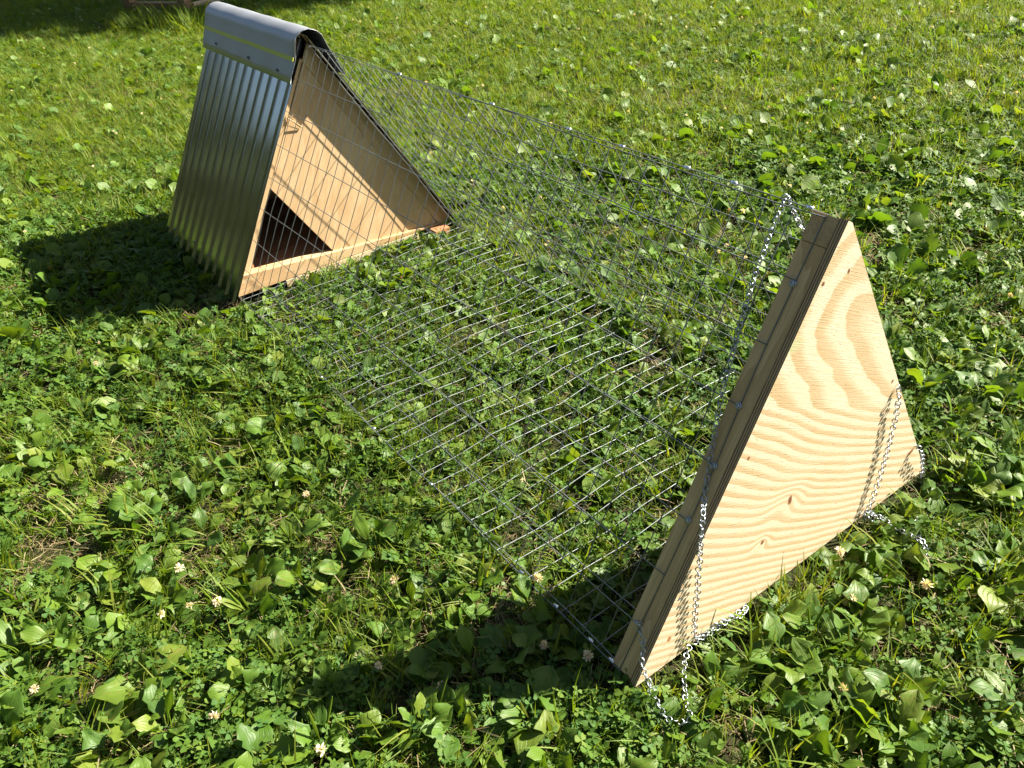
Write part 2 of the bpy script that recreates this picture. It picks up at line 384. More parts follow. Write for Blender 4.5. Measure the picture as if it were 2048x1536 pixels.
# --- house at the far end
CY = 1.856; CE = 2.56; CW = .838; CH = .722; CL = math.hypot(CW/2, CH)
cl = Vector((-CW/2, 0, -CH)) / CL; cnl = Vector((-CH, 0, CW/2)) / CL
cr_ = Vector((CW/2, 0, -CH)) / CL; cnr = Vector((CH, 0, CW/2)) / CL
CA = Vector((0, 0, CH))
rail('rafter', CA + cl * .0, CA + cl * (CL - .002), cnl, CY, CY + .04, .027, M['pine'], eb=-.012)
rail('rafter', CA + cr_ * .0, CA + cr_ * (CL - .002), cnr, CY, CY + .04, .050, M['pine'], ea=.02, eb=-.022)
def inx(z, off, side):  # x of the inner line parallel to the slope
    return side * ((CH - z) / CH * CW / 2 - off * CL / CH)
# plywood front with triangular doorway, cut from real pieces of outline
pf = CY + .003
outer = [(inx(.0, .03, -1) , .0), (inx(0, .052, 1), .0), (.006, .677)]
DT, DL, DR = (-.209, .309), (-.340, .066), (-.052, .036)
z6 = .066
poly_main = [DT, DR, (DR[0] + .002, .002), (inx(.002, .053, 1), .002), (.007, .672), (inx(.5, .031, -1), .5), (inx(.309, .031, -1) , .312)]
mb = MB(); mb.prism(poly_main, pf, pf + .011)
o = mb.build('front_panel', M['coop'], tr); o['label'] = 'orange-tan plywood front with a triangular doorway'
o.data.materials.append(M['edge'])
for p in o.data.polygons:
    if abs(p.normal.y) < .5: p.material_index = 1
# thin tongue left of the doorway
mb = MB(); mb.prism([(inx(.312, .029, -1), .312), (inx(.066, .029, -1), .066), (DL[0], DL[1]), (DT[0], DT[1])], pf, pf + .010)
mb.build('door_jamb', M['pale'], tr)
# sill, taller on the left
mb = MB(); mb.prism([(-CW/2 + .004, .001), (CW/2 - .05, .001), (CW/2 - .06, .0025), (DR[0] + .01, .0345), (-CW/2 + .042, .0665)], pf - .014, pf + .026)
mb.build('sill', M['pine'], tr, bevel=.0015)
mb = MB(); mb.box((-.352, pf + .027, .03), (-.318, pf + .060, .080)); mb.build('corner_block', M['pink'], tr, bevel=.001)
mb = MB(); mb.box((-.36, pf + .03, .012), (.36, CE - .03, .024)); o = mb.build('floor_board', M['floor'], tr); o['label'] = 'reddish plywood floor inside the doorway'
mb = MB(); mb.prism([(-CW/2 + .03, .0), (CW/2 - .03, .0), (0, CH - .03)], CE - .045, CE - .033); mb.build('back_panel', M['coop'], tr)
for x in (-.30, .33):
    mb = MB(); mb.box((x - .02, CY + .03, -.033), (x + .02, CE - .06, .0)); mb.build('skid', M['pink'], tr, bevel=.001)
mb = MB(); mb.box((.315, 1.80, -.034), (.375, 1.87, -.001)); o = mb.build('support_block', M['pink'], tr, bevel=.001)
mb = MB(); mb.box((-.24, CY - .012, -.026), (.27, CY + .01, -.001)); o = mb.build('base_strip', M['pale'], tr, bevel=.001); o['label'] = 'pale strip of wood under the sill'
mb = MB(); mb.add([(-.10, CY - .004, .5), (-.098, CY - .006, .505), (-.062, CY - .001, .463), (-.066, CY + .002, .458)], [(0, 3, 2, 1)])
mb.tube([Vector((-.104, CY - .002, .502)), Vector((-.085, CY - .010, .485)), Vector((-.062, CY - .002, .461))], .0018, 5)
mb.tube([Vector((-.100, CY - .002, .508)), Vector((-.090, CY - .012, .500)), Vector((-.082, CY - .012, .508))], .0012, 4)
mb.build('splinter', M['pale'], tr)
# corrugated sheets
RYF, RYB = 1.815, 2.582
def sheet(side):
    u = cl if side < 0 else cr_; n = cnl if side < 0 else cnr
    ny = 520; pitch = (RYB - RYF) / 11; rows = [.014, .2, .4, .6, CL + .006]
    v = []; f = []
    def prof(y):
        t = ((y - RYF) / pitch + .18) % 1.0
        return .0062 * (.5 - .5 * math.cos(2 * math.pi * t)) ** 18
    for th in (0, .0012):
        for s in rows:
            for i in range(ny + 1):
                y = RYF + (RYB - RYF) * i / ny
                v.append(CA + u * (s + .0015 * math.sin(y * 20) * (s > .7)) + n * (.0035 + prof(y) + .0015 * math.sin(s * 5 + y * 3) - th) + Vector((0, y, 0)))
    w = ny + 1; K = len(rows)
    for a in range(K - 1):
        for i in range(ny):
            q = (a*w+i, a*w+i+1, (a+1)*w+i+1, (a+1)*w+i); f.append(q if side < 0 else q[::-1])
            q = tuple(x + K*w for x in q); f.append(q[::-1] if side < 0 else q)
    o = link('roof_sheet', mesh('roof_sheet', v, f, M['sheet'], True), tr)
    return o
sL = sheet(-1); sR = sheet(1)
# ridge cap: bent flashing
def cap_off(s): return .034 + (.0165 - .034) * max(0, (s - .028) / (.145 - .028)) ** .8
def cap_profile():
    pts = []; r = .050; a0 = math.atan2(cnl.z, cnl.x); a1 = math.atan2(cnr.z, cnr.x)
    c = CA + Vector((0, 0, (.034 - r) / cnl.z))
    for k in range(6): s_ = .145 - (.145 - .036) * k / 5; pts.append(CA + cl * s_ + cnl * cap_off(s_))
    for k in range(17):
        a = a0 + (a1 - a0) * k / 16; pts.append(c + Vector((math.cos(a), 0, math.sin(a))) * r)
    for k in range(6): s_ = .036 + (.16 - .036) * k / 5; pts.append(CA + cr_ * s_ + cnr * cap_off(s_))
    return pts
cp = cap_profile(); KY = 40; v = []; f = []; nP = len(cp)
CYF, CYB = 1.800, 2.588
for th in (0, 1):
    for j in range(KY + 1):
        y = CYF + (CYB - CYF) * j / KY
        for i, p in enumerate(cp):
            nn = (cp[min(i+1, nP-1)] - cp[max(i-1, 0)]).normalized(); nn = Vector((-nn.z, 0, nn.x))
            wv = .002 * math.sin(y * 31 + i * .3) * (1 if i in (0, nP-1) else .3) + (.006 * math.exp(-((i - 3) / 1.4) ** 2) * math.exp(-((y - CYF) / .02) ** 2) * -1.0)
            v.append(p + nn * (wv - .0009 * th) + Vector((0, y + (.0015 * math.sin(i * 1.9) if j == 0 else 0), 0)))
w = nP; o0 = (KY + 1) * w
for j in range(KY):
    for i in range(w - 1):
        q = (j*w+i, j*w+i+1, (j+1)*w+i+1, (j+1)*w+i); f.append(q); f.append(tuple(x + o0 for x in q[::-1]))
for j in range(KY):
    for i in (0, w-1): f.append((j*w+i, (j+1)*w+i, (j+1)*w+i+o0, j*w+i+o0))
for i in range(w-1):
    for j in (0, KY): f.append((j*w+i, j*w+i+1, j*w+i+1+o0, j*w+i+o0))
cap = link('ridge_cap', mesh('ridge_cap', v, f, M['cap'], True), tr); cap['label'] = 'dull blue-grey curved metal ridge cap with a yellow line'
mb = MB(); nB = Vector(cnl)
pa, pb = CA + cl * .083 + cnl * (cap_off(.083) + .0012), CA + cl * .071 + cnl * (cap_off(.071) + .0012)
mb.add([pa + Vector((0, CYF + .001, 0)), pa + Vector((0, CYB - .001, 0)), pb + Vector((0, CYB - .001, 0)), pb + Vector((0, CYF + .001, 0))] +
       [q + Vector((0, yy, 0)) - nB * .0022 for q, yy in ((pa, CYF + .001), (pa, CYB - .001), (pb, CYB - .001), (pb, CYF + .001))],
       [(0,3,2,1),(4,5,6,7),(0,1,5,4),(1,2,6,5),(2,3,7,6),(3,0,4,7)])
mb.build('yellow_line', M['yellow'], cap)
def hexscrew(P, n, parent, r=.0048):
    mb = MB(); q = n.to_track_quat('Z', 'Y').to_matrix()
    def disc(rr, z, k): return [q @ Vector((rr*math.cos(2*math.pi*i/k), rr*math.sin(2*math.pi*i/k), z)) for i in range(k)]
    for rr, z0, z1, k in ((r * 1.6, 0, .0015, 12), (r, .0015, .0065, 6)):
        v = disc(rr, z0, k) + disc(rr, z1, k)
        mb.add([p + P for p in v], [tuple(range(k, 2*k))] + [(i, (i+1) % k, (i+1) % k + k, i+k) for i in range(k)])
    return mb.build('screw', M['screw'], parent)
for px in [(433, 87), (497, 115), (555, 140)]:
    P = on_plane(px, cnl, cnl.dot(CA) + .0195); hexscrew(P, cnl, cap, .0040)
for px in [(351, 459), (390, 484), (418, 511), (462, 556)]:
    P = on_plane(px, cnl, cnl.dot(CA) + .014); hexscrew(P, cnl, sL, .0028)

# ------------------------------------------------------------------ jack chain
CPL = nl.dot(APEX)
def S_(px, o=.006): return on_plane(px, nl, CPL + o)
def F_(px, y=-.013): return on_plane(px, (0, 1, 0), y)
def G_(px, z=.004): return on_plane(px, (0, 0, 1), z)
path = [EL + nl * .014, S_((1285, 1290), .010), S_((1284, 1330), .008), G_((1296, 1362), .02), G_((1325, 1425)), G_((1348, 1441)), G_((1380, 1438)), G_((1371, 1400), .008),
        G_((1368, 1340)), G_((1376, 1300)), G_((1390, 1284)), G_((1425, 1262)), G_((1462, 1236)), G_((1492, 1216)), G_((1478, 1232)), G_((1440, 1246), .008), G_((1405, 1266), .01),
        F_((1388, 1262)), F_((1400, 1100)), F_((1405, 1035)), S_((1409, 990), .008), S_((1425, 890)), S_((1446, 780)), S_((1467, 700)), S_((1500, 580)), S_((1532, 490)), S_((1562, 415)),
        Vector((0, .102, H + .005)), sl(.06, .10, .006, 1), sl(.2, .07, .006, 1), sl(.37, .03, .006, 1), sl(.44, .004, .006, 1),
        F_((1797, 790), -.012), F_((1785, 860)), F_((1765, 935)), F_((1741, 1008)), G_((1728, 1030), .006), G_((1745, 1034), .012), G_((1735, 1024), .016), G_((1762, 1036)), G_((1800, 1060)), G_((1845, 1084), .010),
        G_((1850, 1110), -.008), G_((1842, 1080), -.012), G_((1833, 1046), .0), F_((1838, 985), -.016), F_((1845, 930), -.015), F_((1838, 895), -.013), ER + nrr * .014]
def catmull(P, step=.002):
    out = []
    for i in range(len(P) - 1):
        p0, p1, p2, p3 = P[max(i-1, 0)], P[i], P[i+1], P[min(i+2, len(P)-1)]
        n = max(2, int((p2 - p1).length / step))
        for k in range(n):
            t = k / n
            out.append(.5 * ((2*p1) + (p2 - p0) * t + (2*p0 - 5*p1 + 4*p2 - p3) * t*t + (3*p1 - p0 - 3*p2 + p3) * t**3) if (p2-p1).length < .12 else p1.lerp(p2, t))
    out.append(P[-1]); return out
cv = catmull(path)
PITCH = .0172
# a link: two open loops at right angles
lp = []; ra, rb = .0046, .0050
for a in np.linspace(.35, 2 * math.pi - .35, 13): lp.append((ra * math.sin(a), 0, .0052 - rb * math.cos(a) + 0))
lp2 = []
for a in np.linspace(.35, 2 * math.pi - .35, 13): lp2.append((0, ra * math.sin(a), -.0052 + rb * math.cos(a)))
mb = MB(); mb.tube([Vector(p) for p in lp[::-1]] + [Vector(p) for p in lp2], .00105, 5, cap=False)
LINK = mesh('chain_link', mb.v, mb.f, M['chain'], True)
chain = thing('jack_chain', 'silver jack chain draped over the ridge beside the plywood end, ends piled on grass', 'chain', (0, 0, 0))
acc = 0; last = cv[0]; nxt = PITCH / 2; cnt = 0; twist = .6
cum = [0]
for a, b_ in zip(cv, cv[1:]): cum.append(cum[-1] + (b_ - a).length)
cum = np.array(cum); xyz = np.array([tuple(p) for p in cv])
def at(s): return Vector([float(np.interp(s, cum, xyz[:, i])) for i in range(3)])
s = .006
while s < cum[-1] - .004:
    a, b_ = at(max(0, s - .006)), at(s + .006); d = (b_ - a); P = at(s)
    if d.length > 1e-5:
        q = d.to_track_quat('Z', 'Y'); jit = rng.gauss(0, .12); twist += rng.gauss(0, .05)
        o = link('chain_link', LINK, chain, P + Vector((rng.gauss(0, .0004), rng.gauss(0, .0004), 0)))
        o.rotation_euler = (q.to_matrix() @ Matrix.Rotation(twist + jit, 3, 'Z')).to_euler(); cnt += 1
    s += PITCH
print('links', cnt)

# ------------------------------------------------------------------ plants: leaf shapes
def add_uv_tint(me, uvs, tints):
    if uvs is not None:
        l = me.uv_layers.new(name='UVMap'); idx = np.empty(len(me.loops), int); me.loops.foreach_get('vertex_index', idx)
        l.data.foreach_set('uv', np.array(uvs, np.float32)[idx].ravel())
    a = me.attributes.new('tint', 'FLOAT', 'POINT'); a.data.foreach_set('value', np.array(tints, np.float32))
def broad_leaf(seed, width=.30, pet=.30, arch=.35, fold=.18, wav=.03, rag=0.0, nu=9, nw=6):
    """unit-length blade rising along +X from the origin; returns v,f,uv"""
    r = random.Random(seed); V = []; F = []; UV = []; ph = r.random() * 6
    bend = arch * (0.7 + .6 * r.random()); tw = r.gauss(0, .35); notch = [1 + (r.gauss(0, rag)) for _ in range(nu + 1)]
    notch2 = [1 + (r.gauss(0, rag)) for _ in range(nu + 1)]
    for i in range(nu + 1):
        t = i / nu
        if t < pet: wd = .022
        else:
            k = (t - pet) / (1 - pet); wd = width * (math.sin(math.pi * min(1, k) ** .85) ** .75 if 0 < k < 1 else .02) + .015
        a = bend * t * 1.6
        x = t * (1 - .25 * bend * t); z = t * (.55 - bend * t)
        for j in range(nw + 1):
            w_ = (j / nw - .5) * 2
            e = wd * w_ * (notch[i] if w_ > 0 else notch2[i])
            zz = abs(w_) * wd * fold + wav * math.sin(t * 11 + ph + w_ * 2) * abs(w_) * (t > pet) + .012 * math.cos(w_ * 9) * (wd > .1)
            V.append((x, e * math.cos(tw * t) , z + zz + e * math.sin(tw * t))); UV.append((j / nw, t))
    for i in range(nu):
        for j in range(nw): q = i*(nw+1)+j; F.append((q, q+nw+1, q+nw+2, q+1))
    return V, F, UV
GREEN = [(.046, .105, .010), (.076, .148, .016), (.048, .108, .018), (.098, .168, .014), (.062, .122, .012), (.125, .175, .022)]
M['plantain'] = leafmat('plantain_leaf', GREEN, .36, .50, veins=6, spec=.35)
M['clover'] = leafmat('clover_leaf', [(.044, .098, .014), (.068, .130, .016), (.044, .104, .024), (.095, .150, .020)], .34, .62, spec=.18)
M['grass'] = leafmat('grass_blade', [(.080, .140, .010), (.120, .180, .012), (.060, .115, .012), (.160, .185, .030), (.100, .165, .012)], .42, .55, spec=.25)
M['crown'] = leafmat('tree_leaf', [(.045, .058, .022), (.06, .075, .03), (.05, .062, .03)], .2, .6, spec=.2)
M['straw'] = leafmat('dry_straw', [(.22, .17, .10), (.14, .10, .055), (.30, .26, .16), (.10, .065, .035), (.19, .17, .08)], .2, .7, spec=.2)
M['floret'] = leafmat('clover_floret', [(.62, .55, .46), (.70, .66, .56), (.55, .42, .36), (.66, .6, .5)], .25, .7, spec=.2)
M['brownhead'] = leafmat('dry_floret', [(.34, .17, .10), (.45, .24, .15), (.28, .15, .09)], .2, .8, spec=.1)

LEAVES = []
for k in range(10):
    V, F, UV = broad_leaf(100 + k, width=.17 + .05 * (k % 4), pet=.18 + .04 * (k % 3), arch=.25 + .09 * (k % 4), fold=.12 + .05 * (k % 3), wav=.02 + .012 * (k % 4), rag=.10 + .09 * (k % 3))
    me = mesh('leaf', V, F, M['plantain'], True); add_uv_tint(me, UV, [k * .13] * len(V)); LEAVES.append(me)
mb = MB(); pts = [Vector((.06 * math.sin(t * 2), 0, t)) for t in np.linspace(0, 1, 10)]
mb.tube(pts, .022, 5, taper=[.45, .45, .45, .5, .9, 1.2, 1.2, 1.1, .9, .4]); SPIKE = mesh('seed_spike', mb.v, mb.f, M['grass'], False); add_uv_tint(SPIKE, None, [.2] * len(mb.v))

def proj(x, y, z=0.0):
    q = CR.transposed() @ (Vector((x, y, z)) - Vector(CAM)); return 1024 + FPX * q.x / -q.z, 768 - FPX * q.y / -q.z, -q.z
def inside_house(x, y, m=0): return abs(x) < .405 + m and 1.85 - m < y < 2.57 + m
def near_panel(x, y, m=.02): return abs(x) < .42 and -m < y < .06 + m * .5

def plantain(x, y, size, nleaf, label, group, seed):
    flat = abs(x) < W/2 and .05 < y < 1.85; size *= .85 if flat else 1
    r = random.Random(seed); t = thing('plantain_plant', label, 'plant', (x, y, hgt(x, y)), group)
    a0 = r.random() * 6
    for i in range(nleaf):
        a = a0 + i * 2.4 + r.gauss(0, .25)
        # keep leaves out of the boards
        sc = size * r.uniform(.75, 1.2)
        tipx, tipy = x + sc * math.cos(a), y + sc * math.sin(a)
        if (near_panel(tipx, tipy, .0) or (y > .05) != (tipy > .05) and min(abs(x), abs(tipx)) < .42) or inside_house(tipx, tipy): continue
        o = link('leaf', LEAVES[r.randrange(10)], t)
        o.rotation_euler = (r.gauss(0, .35), -r.uniform(-.1, .15) if flat else -r.uniform(-.05, .75), a); o.scale = (sc, sc * r.uniform(.8, 1.15), sc)
        o.location = (0.006 * math.cos(a), .006 * math.sin(a), (.002 if flat else .010) + .002 * i)
    if r.random() < .45:
        for q in range(r.choice((1, 1, 2))):
            o = link('seed_spike', SPIKE, t); h = size * r.uniform(.9, 1.5); o.scale = (h, h, h); o.rotation_euler = (r.gauss(0, .35), r.gauss(0, .35), r.random() * 6)
    return t
def zone(x, y):
    u, v_, d = proj(x, y)
    if abs(x) < W/2 - .0 and .06 < y < 1.82: return 'run'
    if y < .05 and u > 1300 and v_ > 700: return 'front right'
    if u < 520 and 430 < v_ < 610: return 'house shadow'
    if 560 < u < 1300 and 1130 < v_ < 1400 and x < -.2: return 'panel shadow'
    if v_ > 1380 : return 'bottom'
    if x < -W/2 and y < 1.9: return 'left'
    if x < 0: return 'left far'
    if d < 3.3: return 'right'
    return 'far'
def place_words(x, y):
    """where a small plant stands, told by the things around it"""
    u, v_, d = proj(x, y)
    if abs(x) < W/2 and .06 < y < 1.82:
        return 'inside the run, ' + ('doorway end' if y > 1.35 else 'middle' if y > .65 else 'plywood end') + (', left' if x < -.14 else ', right' if x > .14 else ', centre')
    if u < 520 and 430 < v_ < 610: return 'in the shadow left of the house'
    if 560 < u < 1300 and 1130 < v_ < 1400 and x < -.2: return 'in the end panel shadow' + (', near its tip' if u < 900 else ', near the wire')
    if y < .05 and u > 1300 and v_ > 700: return 'in front of the end panel' + (', under its right corner' if v_ < 1150 else ', lower right corner' if u > 1700 else ', beside the grounded chain')
    if x < -W/2 and y < 1.9:
        c = 'at the left edge' if u < 260 else 'between left edge and run' if u < 520 else 'next to the foot wire'
        rr = 'below the house shadow' if v_ < 800 else 'level with mid run' if v_ < 1050 else 'level with panel shadow' if v_ < 1380 else 'at the bottom'
        return c + ', ' + rr
    if v_ > 1380: return 'at the bottom, ' + ('below the panel shadow' if u < 1250 else 'below the end panel')
    if u < 620: return 'behind and left of the metal roof' + (', far back' if v_ < 160 else ', upper part' if v_ < 300 else ', lower part')
    col = 'behind the house' if u < 900 else 'mid ridge' if u < 1300 else 'above the end panel' if u < 1700 else 'right edge'
    row = 'at the top' if v_ < 130 else 'upper part' if v_ < 300 else 'middle height' if v_ < 520 else 'beside the end panel' if v_ < 800 else 'low'
    return 'beyond the ridge wire, ' + col + ', ' + row
placed = []
heroes = [((285, 700), .095, 9, 'large many-leaved plantain between the house shadow and a dry patch, leaves glossy'),
          ((415, 712), .060, 4, 'flat pale plantain just right of the biggest many-leaved one'),
          ((215, 745), .075, 7, 'plantain with wide drooping leaves below the big glossy rosette'),
          ((545, 965), .075, 6, 'plantain left of the run with one tall upright pointed leaf'),
          ((600, 905), .070, 6, 'plantain with broad pale leaves beside the foot of the left wire'),
          ((690, 1110), .080, 6, 'plantain with big dark folded leaves just above the panel shadow'),
          ((765, 1175), .060, 3, 'narrow upright single-leaved plantain near the tip of the panel shadow'),
          ((290, 1360), .105, 7, 'large plantain with long ribbed leaves and seed spike in the lower left'),
          ((345, 1240), .075, 5, 'plantain with an upright heart shaped leaf below two clover flowers'),
          ((545, 1390), .095, 6, 'plantain with a wide fan shaped ribbed leaf under the shadow tip'),
          ((635, 1465), .085, 6, 'plantain with glossy folded leaf at the bottom, left of centre'),
          ((215, 1500), .100, 7, 'yellowish broad plantain cut by the bottom left edge'),
          ((1020, 1300), .080, 5, 'big rounded plantain leaves in the middle of the panel shadow'),
          ((940, 1300), .065, 5, 'round-leaved plantain in the panel shadow left of the bigger one'),
          ((910, 1440), .085, 6, 'fan leaved plantain right below the panel shadow, in full sun'),
          ((1700, 1290), .085, 7, 'pale ribbed plantain in the lower right below the end panel'),
          ((1985, 1160), .080, 6, 'bright plantain at the right edge beside a dark gap'),
          ((1590, 1440), .085, 6, 'plantain with long pale leaves at the bottom right of centre'),
          ((100, 610), .085, 7, 'sunlit plantain at the lower left edge of the house shadow'),
          ((960, 730), .060, 5, 'plantain in the middle of the run under the floor wires')]
for k, (px, sz, n, lab) in enumerate(heroes):
    P = ground(px, 0); plantain(P.x, P.y, sz * .85, n, lab, None, 900 + k); placed.append((P.x, P.y))
def names(x, y, zn, k):
    w = place_words(x, y); return 'broad-leaved plantain ' + w, 'plantains ' + w
# other plantains: sample over the lawn in view
cand = []
tries = 0
def fld(x, y, k):  # slow random patchiness, 0..1
    return .5 + .25 * (math.sin(x * 2.3 + k) * math.cos(y * 1.9 + 2 * k) + math.sin(x * 5.1 + y * 3.7 + 3 * k) * .6 + math.sin(x * 9 - y * 7.7 + k) * .4)
while len(cand) < 3600 and tries < 260000:
    tries += 1
    x = rng.uniform(-2.2, 6.5); y = rng.uniform(-1.2, 12)
    u, v_, d = proj(x, y)
    if d < .3 or not (-260 < u < 2300 and -160 < v_ < 1760): continue
    if inside_house(x, y, .03) or near_panel(x, y, .03): continue
    if rng.random() > .25 + .9 * fld(x, y, 1.0) + (.6 if (y < .1 and x > -.3) or v_ > 1380 else 0): continue
    if d > 3.8 and rng.random() < .7: continue
    if any((x-a)**2 + (y-b)**2 < .0032 for a, b in placed): continue
    placed.append((x, y)); cand.append((d, x, y, u, v_))
cand.sort()
inframe = [c for c in cand if -40 < c[3] < 2090 and -20 < c[4] < 1580]
ind = inframe[:270]; rest = [c for c in cand if c not in set(ind)]
for k, (d, x, y, u, v_) in enumerate(ind):
    zn = zone(x, y); plantain(x, y, rng.uniform(.040, .076), rng.randint(4, 8), *names(x, y, zn, k), 2000 + k)

# ------------------------------------------------------------------ ground cover as instances on points
def join(parts, mat, uv=True):
    V = []; F = []; U = []; Tn = []
    for (v_, f_, u_, t_) in parts:
        n = len(V); V += v_; F += [tuple(i + n for i in q) for q in f_]; U += u_; Tn += [t_] * len(v_)
    me = mesh('clump', V, F, mat, True); add_uv_tint(me, U if uv else None, Tn); return me
def xf(V, m): return [tuple(m @ Vector(p)) for p in V]
def clover_clump(seed):
    r = random.Random(seed); parts = []
    for i in range(15):
        R_ = .055 * math.sqrt(r.random()); a = r.random() * 6.28; h = r.uniform(.012, .038); x, y = R_ * math.cos(a), R_ * math.sin(a)
        tip = Vector((x * 1.3, y * 1.3, h)); t_ = r.random() * .3
        b0 = Vector((x * .6, y * .6, 0)); sd_ = Vector((-y, x, 0)).normalized() * .0007 if R_ > 1e-4 else Vector((.0007, 0, 0)); md = b0.lerp(tip, .6) + Vector((0, 0, .004))
        parts.append(([tuple(b0 - sd_), tuple(b0 + sd_), tuple(md + sd_), tuple(md - sd_), tuple(tip + sd_), tuple(tip - sd_)], [(0,1,2,3), (3,2,4,5)], [(0,0)]*6, t_))
        tilt = Euler((r.gauss(.0, .38), r.gauss(0.15, .38), r.random() * 6.28)).to_matrix()
        sz = r.uniform(.0065, .0115)
        for q in range(3):
            rot = tilt @ Matrix.Rotation(q * 2.094, 3, 'Z'); fo = r.uniform(.05, .35)
            pr = [(0,0,0), (.45,.33,fo*.33), (.82,.50,fo*.5), (1.08,.34,fo*.34-.05), (1.04,0,-.06), (1.08,-.34,fo*.34-.05), (.82,-.50,fo*.5), (.45,-.33,fo*.33), (.55,0,.02)]
            V = [tuple(tip + rot @ (Vector(p) * sz)) for p in pr]
            parts.append((V, [(0,8,1), (1,8,2), (2,8,4,3), (8,6,5,4), (8,7,6), (0,7,8)], [(0,0)]*9, t_))
    return join(parts, M['clover'], False)
def grass_clump(seed, n=15, hmin=.03, hmax=.085, wd=.0017, lean=.55, mat='grass', rad=.028):
    r = random.Random(seed); parts = []
    for i in range(n):
        R_ = rad * math.sqrt(r.random()); a = r.random() * 6.28; x, y = R_ * math.cos(a), R_ * math.sin(a)
        d = Vector((math.cos(a + r.gauss(0, .8)), math.sin(a + r.gauss(0, .8)), 0)); d.normalize(); h = r.uniform(hmin, hmax); le = abs(r.gauss(lean, .3)); sdv = Vector((-d.y, d.x, 0)) * wd * r.uniform(.7, 1.5)
        V = []
        for k in range(5):
            t = k / 4; p = Vector((x, y, 0)) + d * h * le * t * t * 1.1 + Vector((0, 0, h * (t - .45 * le * t * t))) + d * h * .1 * t
            wv = (1 - t ** 1.6) if k < 4 else .0
            ss = sdv * max(wv, .05); V += [tuple(p - ss), tuple(p + ss)]
        parts.append((V, [(2*k, 2*k+1, 2*k+3, 2*k+2) for k in range(4)], [(0,0)]*10, r.random() * .5))
    return join(parts, M[mat], False)
def straw_clump(seed):
    r = random.Random(seed); parts = []
    for i in range(11):
        a = r.random() * 6.28; c = Vector((r.gauss(0, .02), r.gauss(0, .02), r.uniform(.004, .020))); d = Vector((math.cos(a), math.sin(a), r.gauss(.05, .25))); ln = r.uniform(.012, .045)
        s_ = Vector((-d.y, d.x, 0)) * r.uniform(.0003, .0009); k_ = Vector((0, 0, r.gauss(0, .003)))
        V = [c - d*ln*.5 - s_, c - d*ln*.5 + s_, c + k_ + s_, c + k_ - s_, c + d*ln*.5 + s_*.4, c + d*ln*.5 - s_*.4]
        parts.append(([tuple(p) for p in V], [(0,1,2,3), (3,2,4,5)], [(0,0)]*6, r.random()))
    return join(parts, M['straw'], False)
def weed_clump(seed, big=False):
    r = random.Random(seed); parts = []
    for i in range(6):
        V, F, UV = broad_leaf(seed * 31 + i, width=r.uniform(.22, .36), pet=.25, arch=r.uniform(.2, .6), fold=.2, wav=.03, rag=.1, nu=6, nw=4)
        sc = r.uniform(.050, .085) if big else r.uniform(.020, .046); a = i * 2.4 + r.random()
        m3 = Euler((r.gauss(0, .3), -r.uniform(-.1, .6), a)).to_matrix() * sc; off = Vector((r.gauss(0, .012), r.gauss(0, .012), 0)) * (0.3 if big else 1)
        parts.append(([tuple(m3 @ Vector(p) + off) for p in V], F, UV, r.random() * .4))
    return join(parts, M['plantain'])

srccol = {}
def src(name, meshes):
    c = bpy.data.collections.new(name)
    for i, me in enumerate(meshes):
        o = bpy.data.objects.new('%s_%02d' % (name, i), me); c.objects.link(o)
    srccol[name] = c; return c
def scatter(name, label, coll, pts):
    """pts: x,y,z,rx,ry,rz,scale,idx"""
    A = np.array(pts, np.float32); n = len(A)
    me = bpy.data.meshes.new(name); me.vertices.add(n); me.vertices.foreach_set('co', A[:, :3].ravel())
    for nm, ty, dat in (('rot', 'FLOAT_VECTOR', A[:, 3:6].ravel()), ('scl', 'FLOAT', A[:, 6])):
        a = me.attributes.new(nm, ty, 'POINT'); a.data.foreach_set('vector' if ty == 'FLOAT_VECTOR' else 'value', dat)
    a = me.attributes.new('pick', 'INT', 'POINT'); a.data.foreach_set('value', A[:, 7].astype(np.int32))
    o = link(name, me); o['kind'] = 'stuff'; o['label'] = label
    g = bpy.data.node_groups.new(name, 'GeometryNodeTree')
    g.interface.new_socket('Geometry', in_out='INPUT', socket_type='NodeSocketGeometry'); g.interface.new_socket('Geometry', in_out='OUTPUT', socket_type='NodeSocketGeometry')
    gi = g.nodes.new('NodeGroupInput'); go = g.nodes.new('NodeGroupOutput')
    iop = g.nodes.new('GeometryNodeInstanceOnPoints'); ci = g.nodes.new('GeometryNodeCollectionInfo')
    ci.inputs['Collection'].default_value = coll; ci.inputs['Separate Children'].default_value = True; ci.inputs['Reset Children'].default_value = True
    def na(nm, ty):
        q = g.nodes.new('GeometryNodeInputNamedAttribute'); q.data_type = ty; q.inputs[0].default_value = nm; return q.outputs[0]
    e2r = g.nodes.new('FunctionNodeEulerToRotation')
    g.links.new(na('rot', 'FLOAT_VECTOR'), e2r.inputs[0]); g.links.new(e2r.outputs[0], iop.inputs['Rotation'])
    g.links.new(na('scl', 'FLOAT'), iop.inputs['Scale']); g.links.new(na('pick', 'INT'), iop.inputs['Instance Index'])
    iop.inputs['Pick Instance'].default_value = True
    g.links.new(gi.outputs[0], iop.inputs['Points']); g.links.new(ci.outputs[0], iop.inputs['Instance']); g.links.new(iop.outputs[0], go.inputs[0])
    md = o.modifiers.new('scatter', 'NODES'); md.node_group = g
    print(name, n); return o

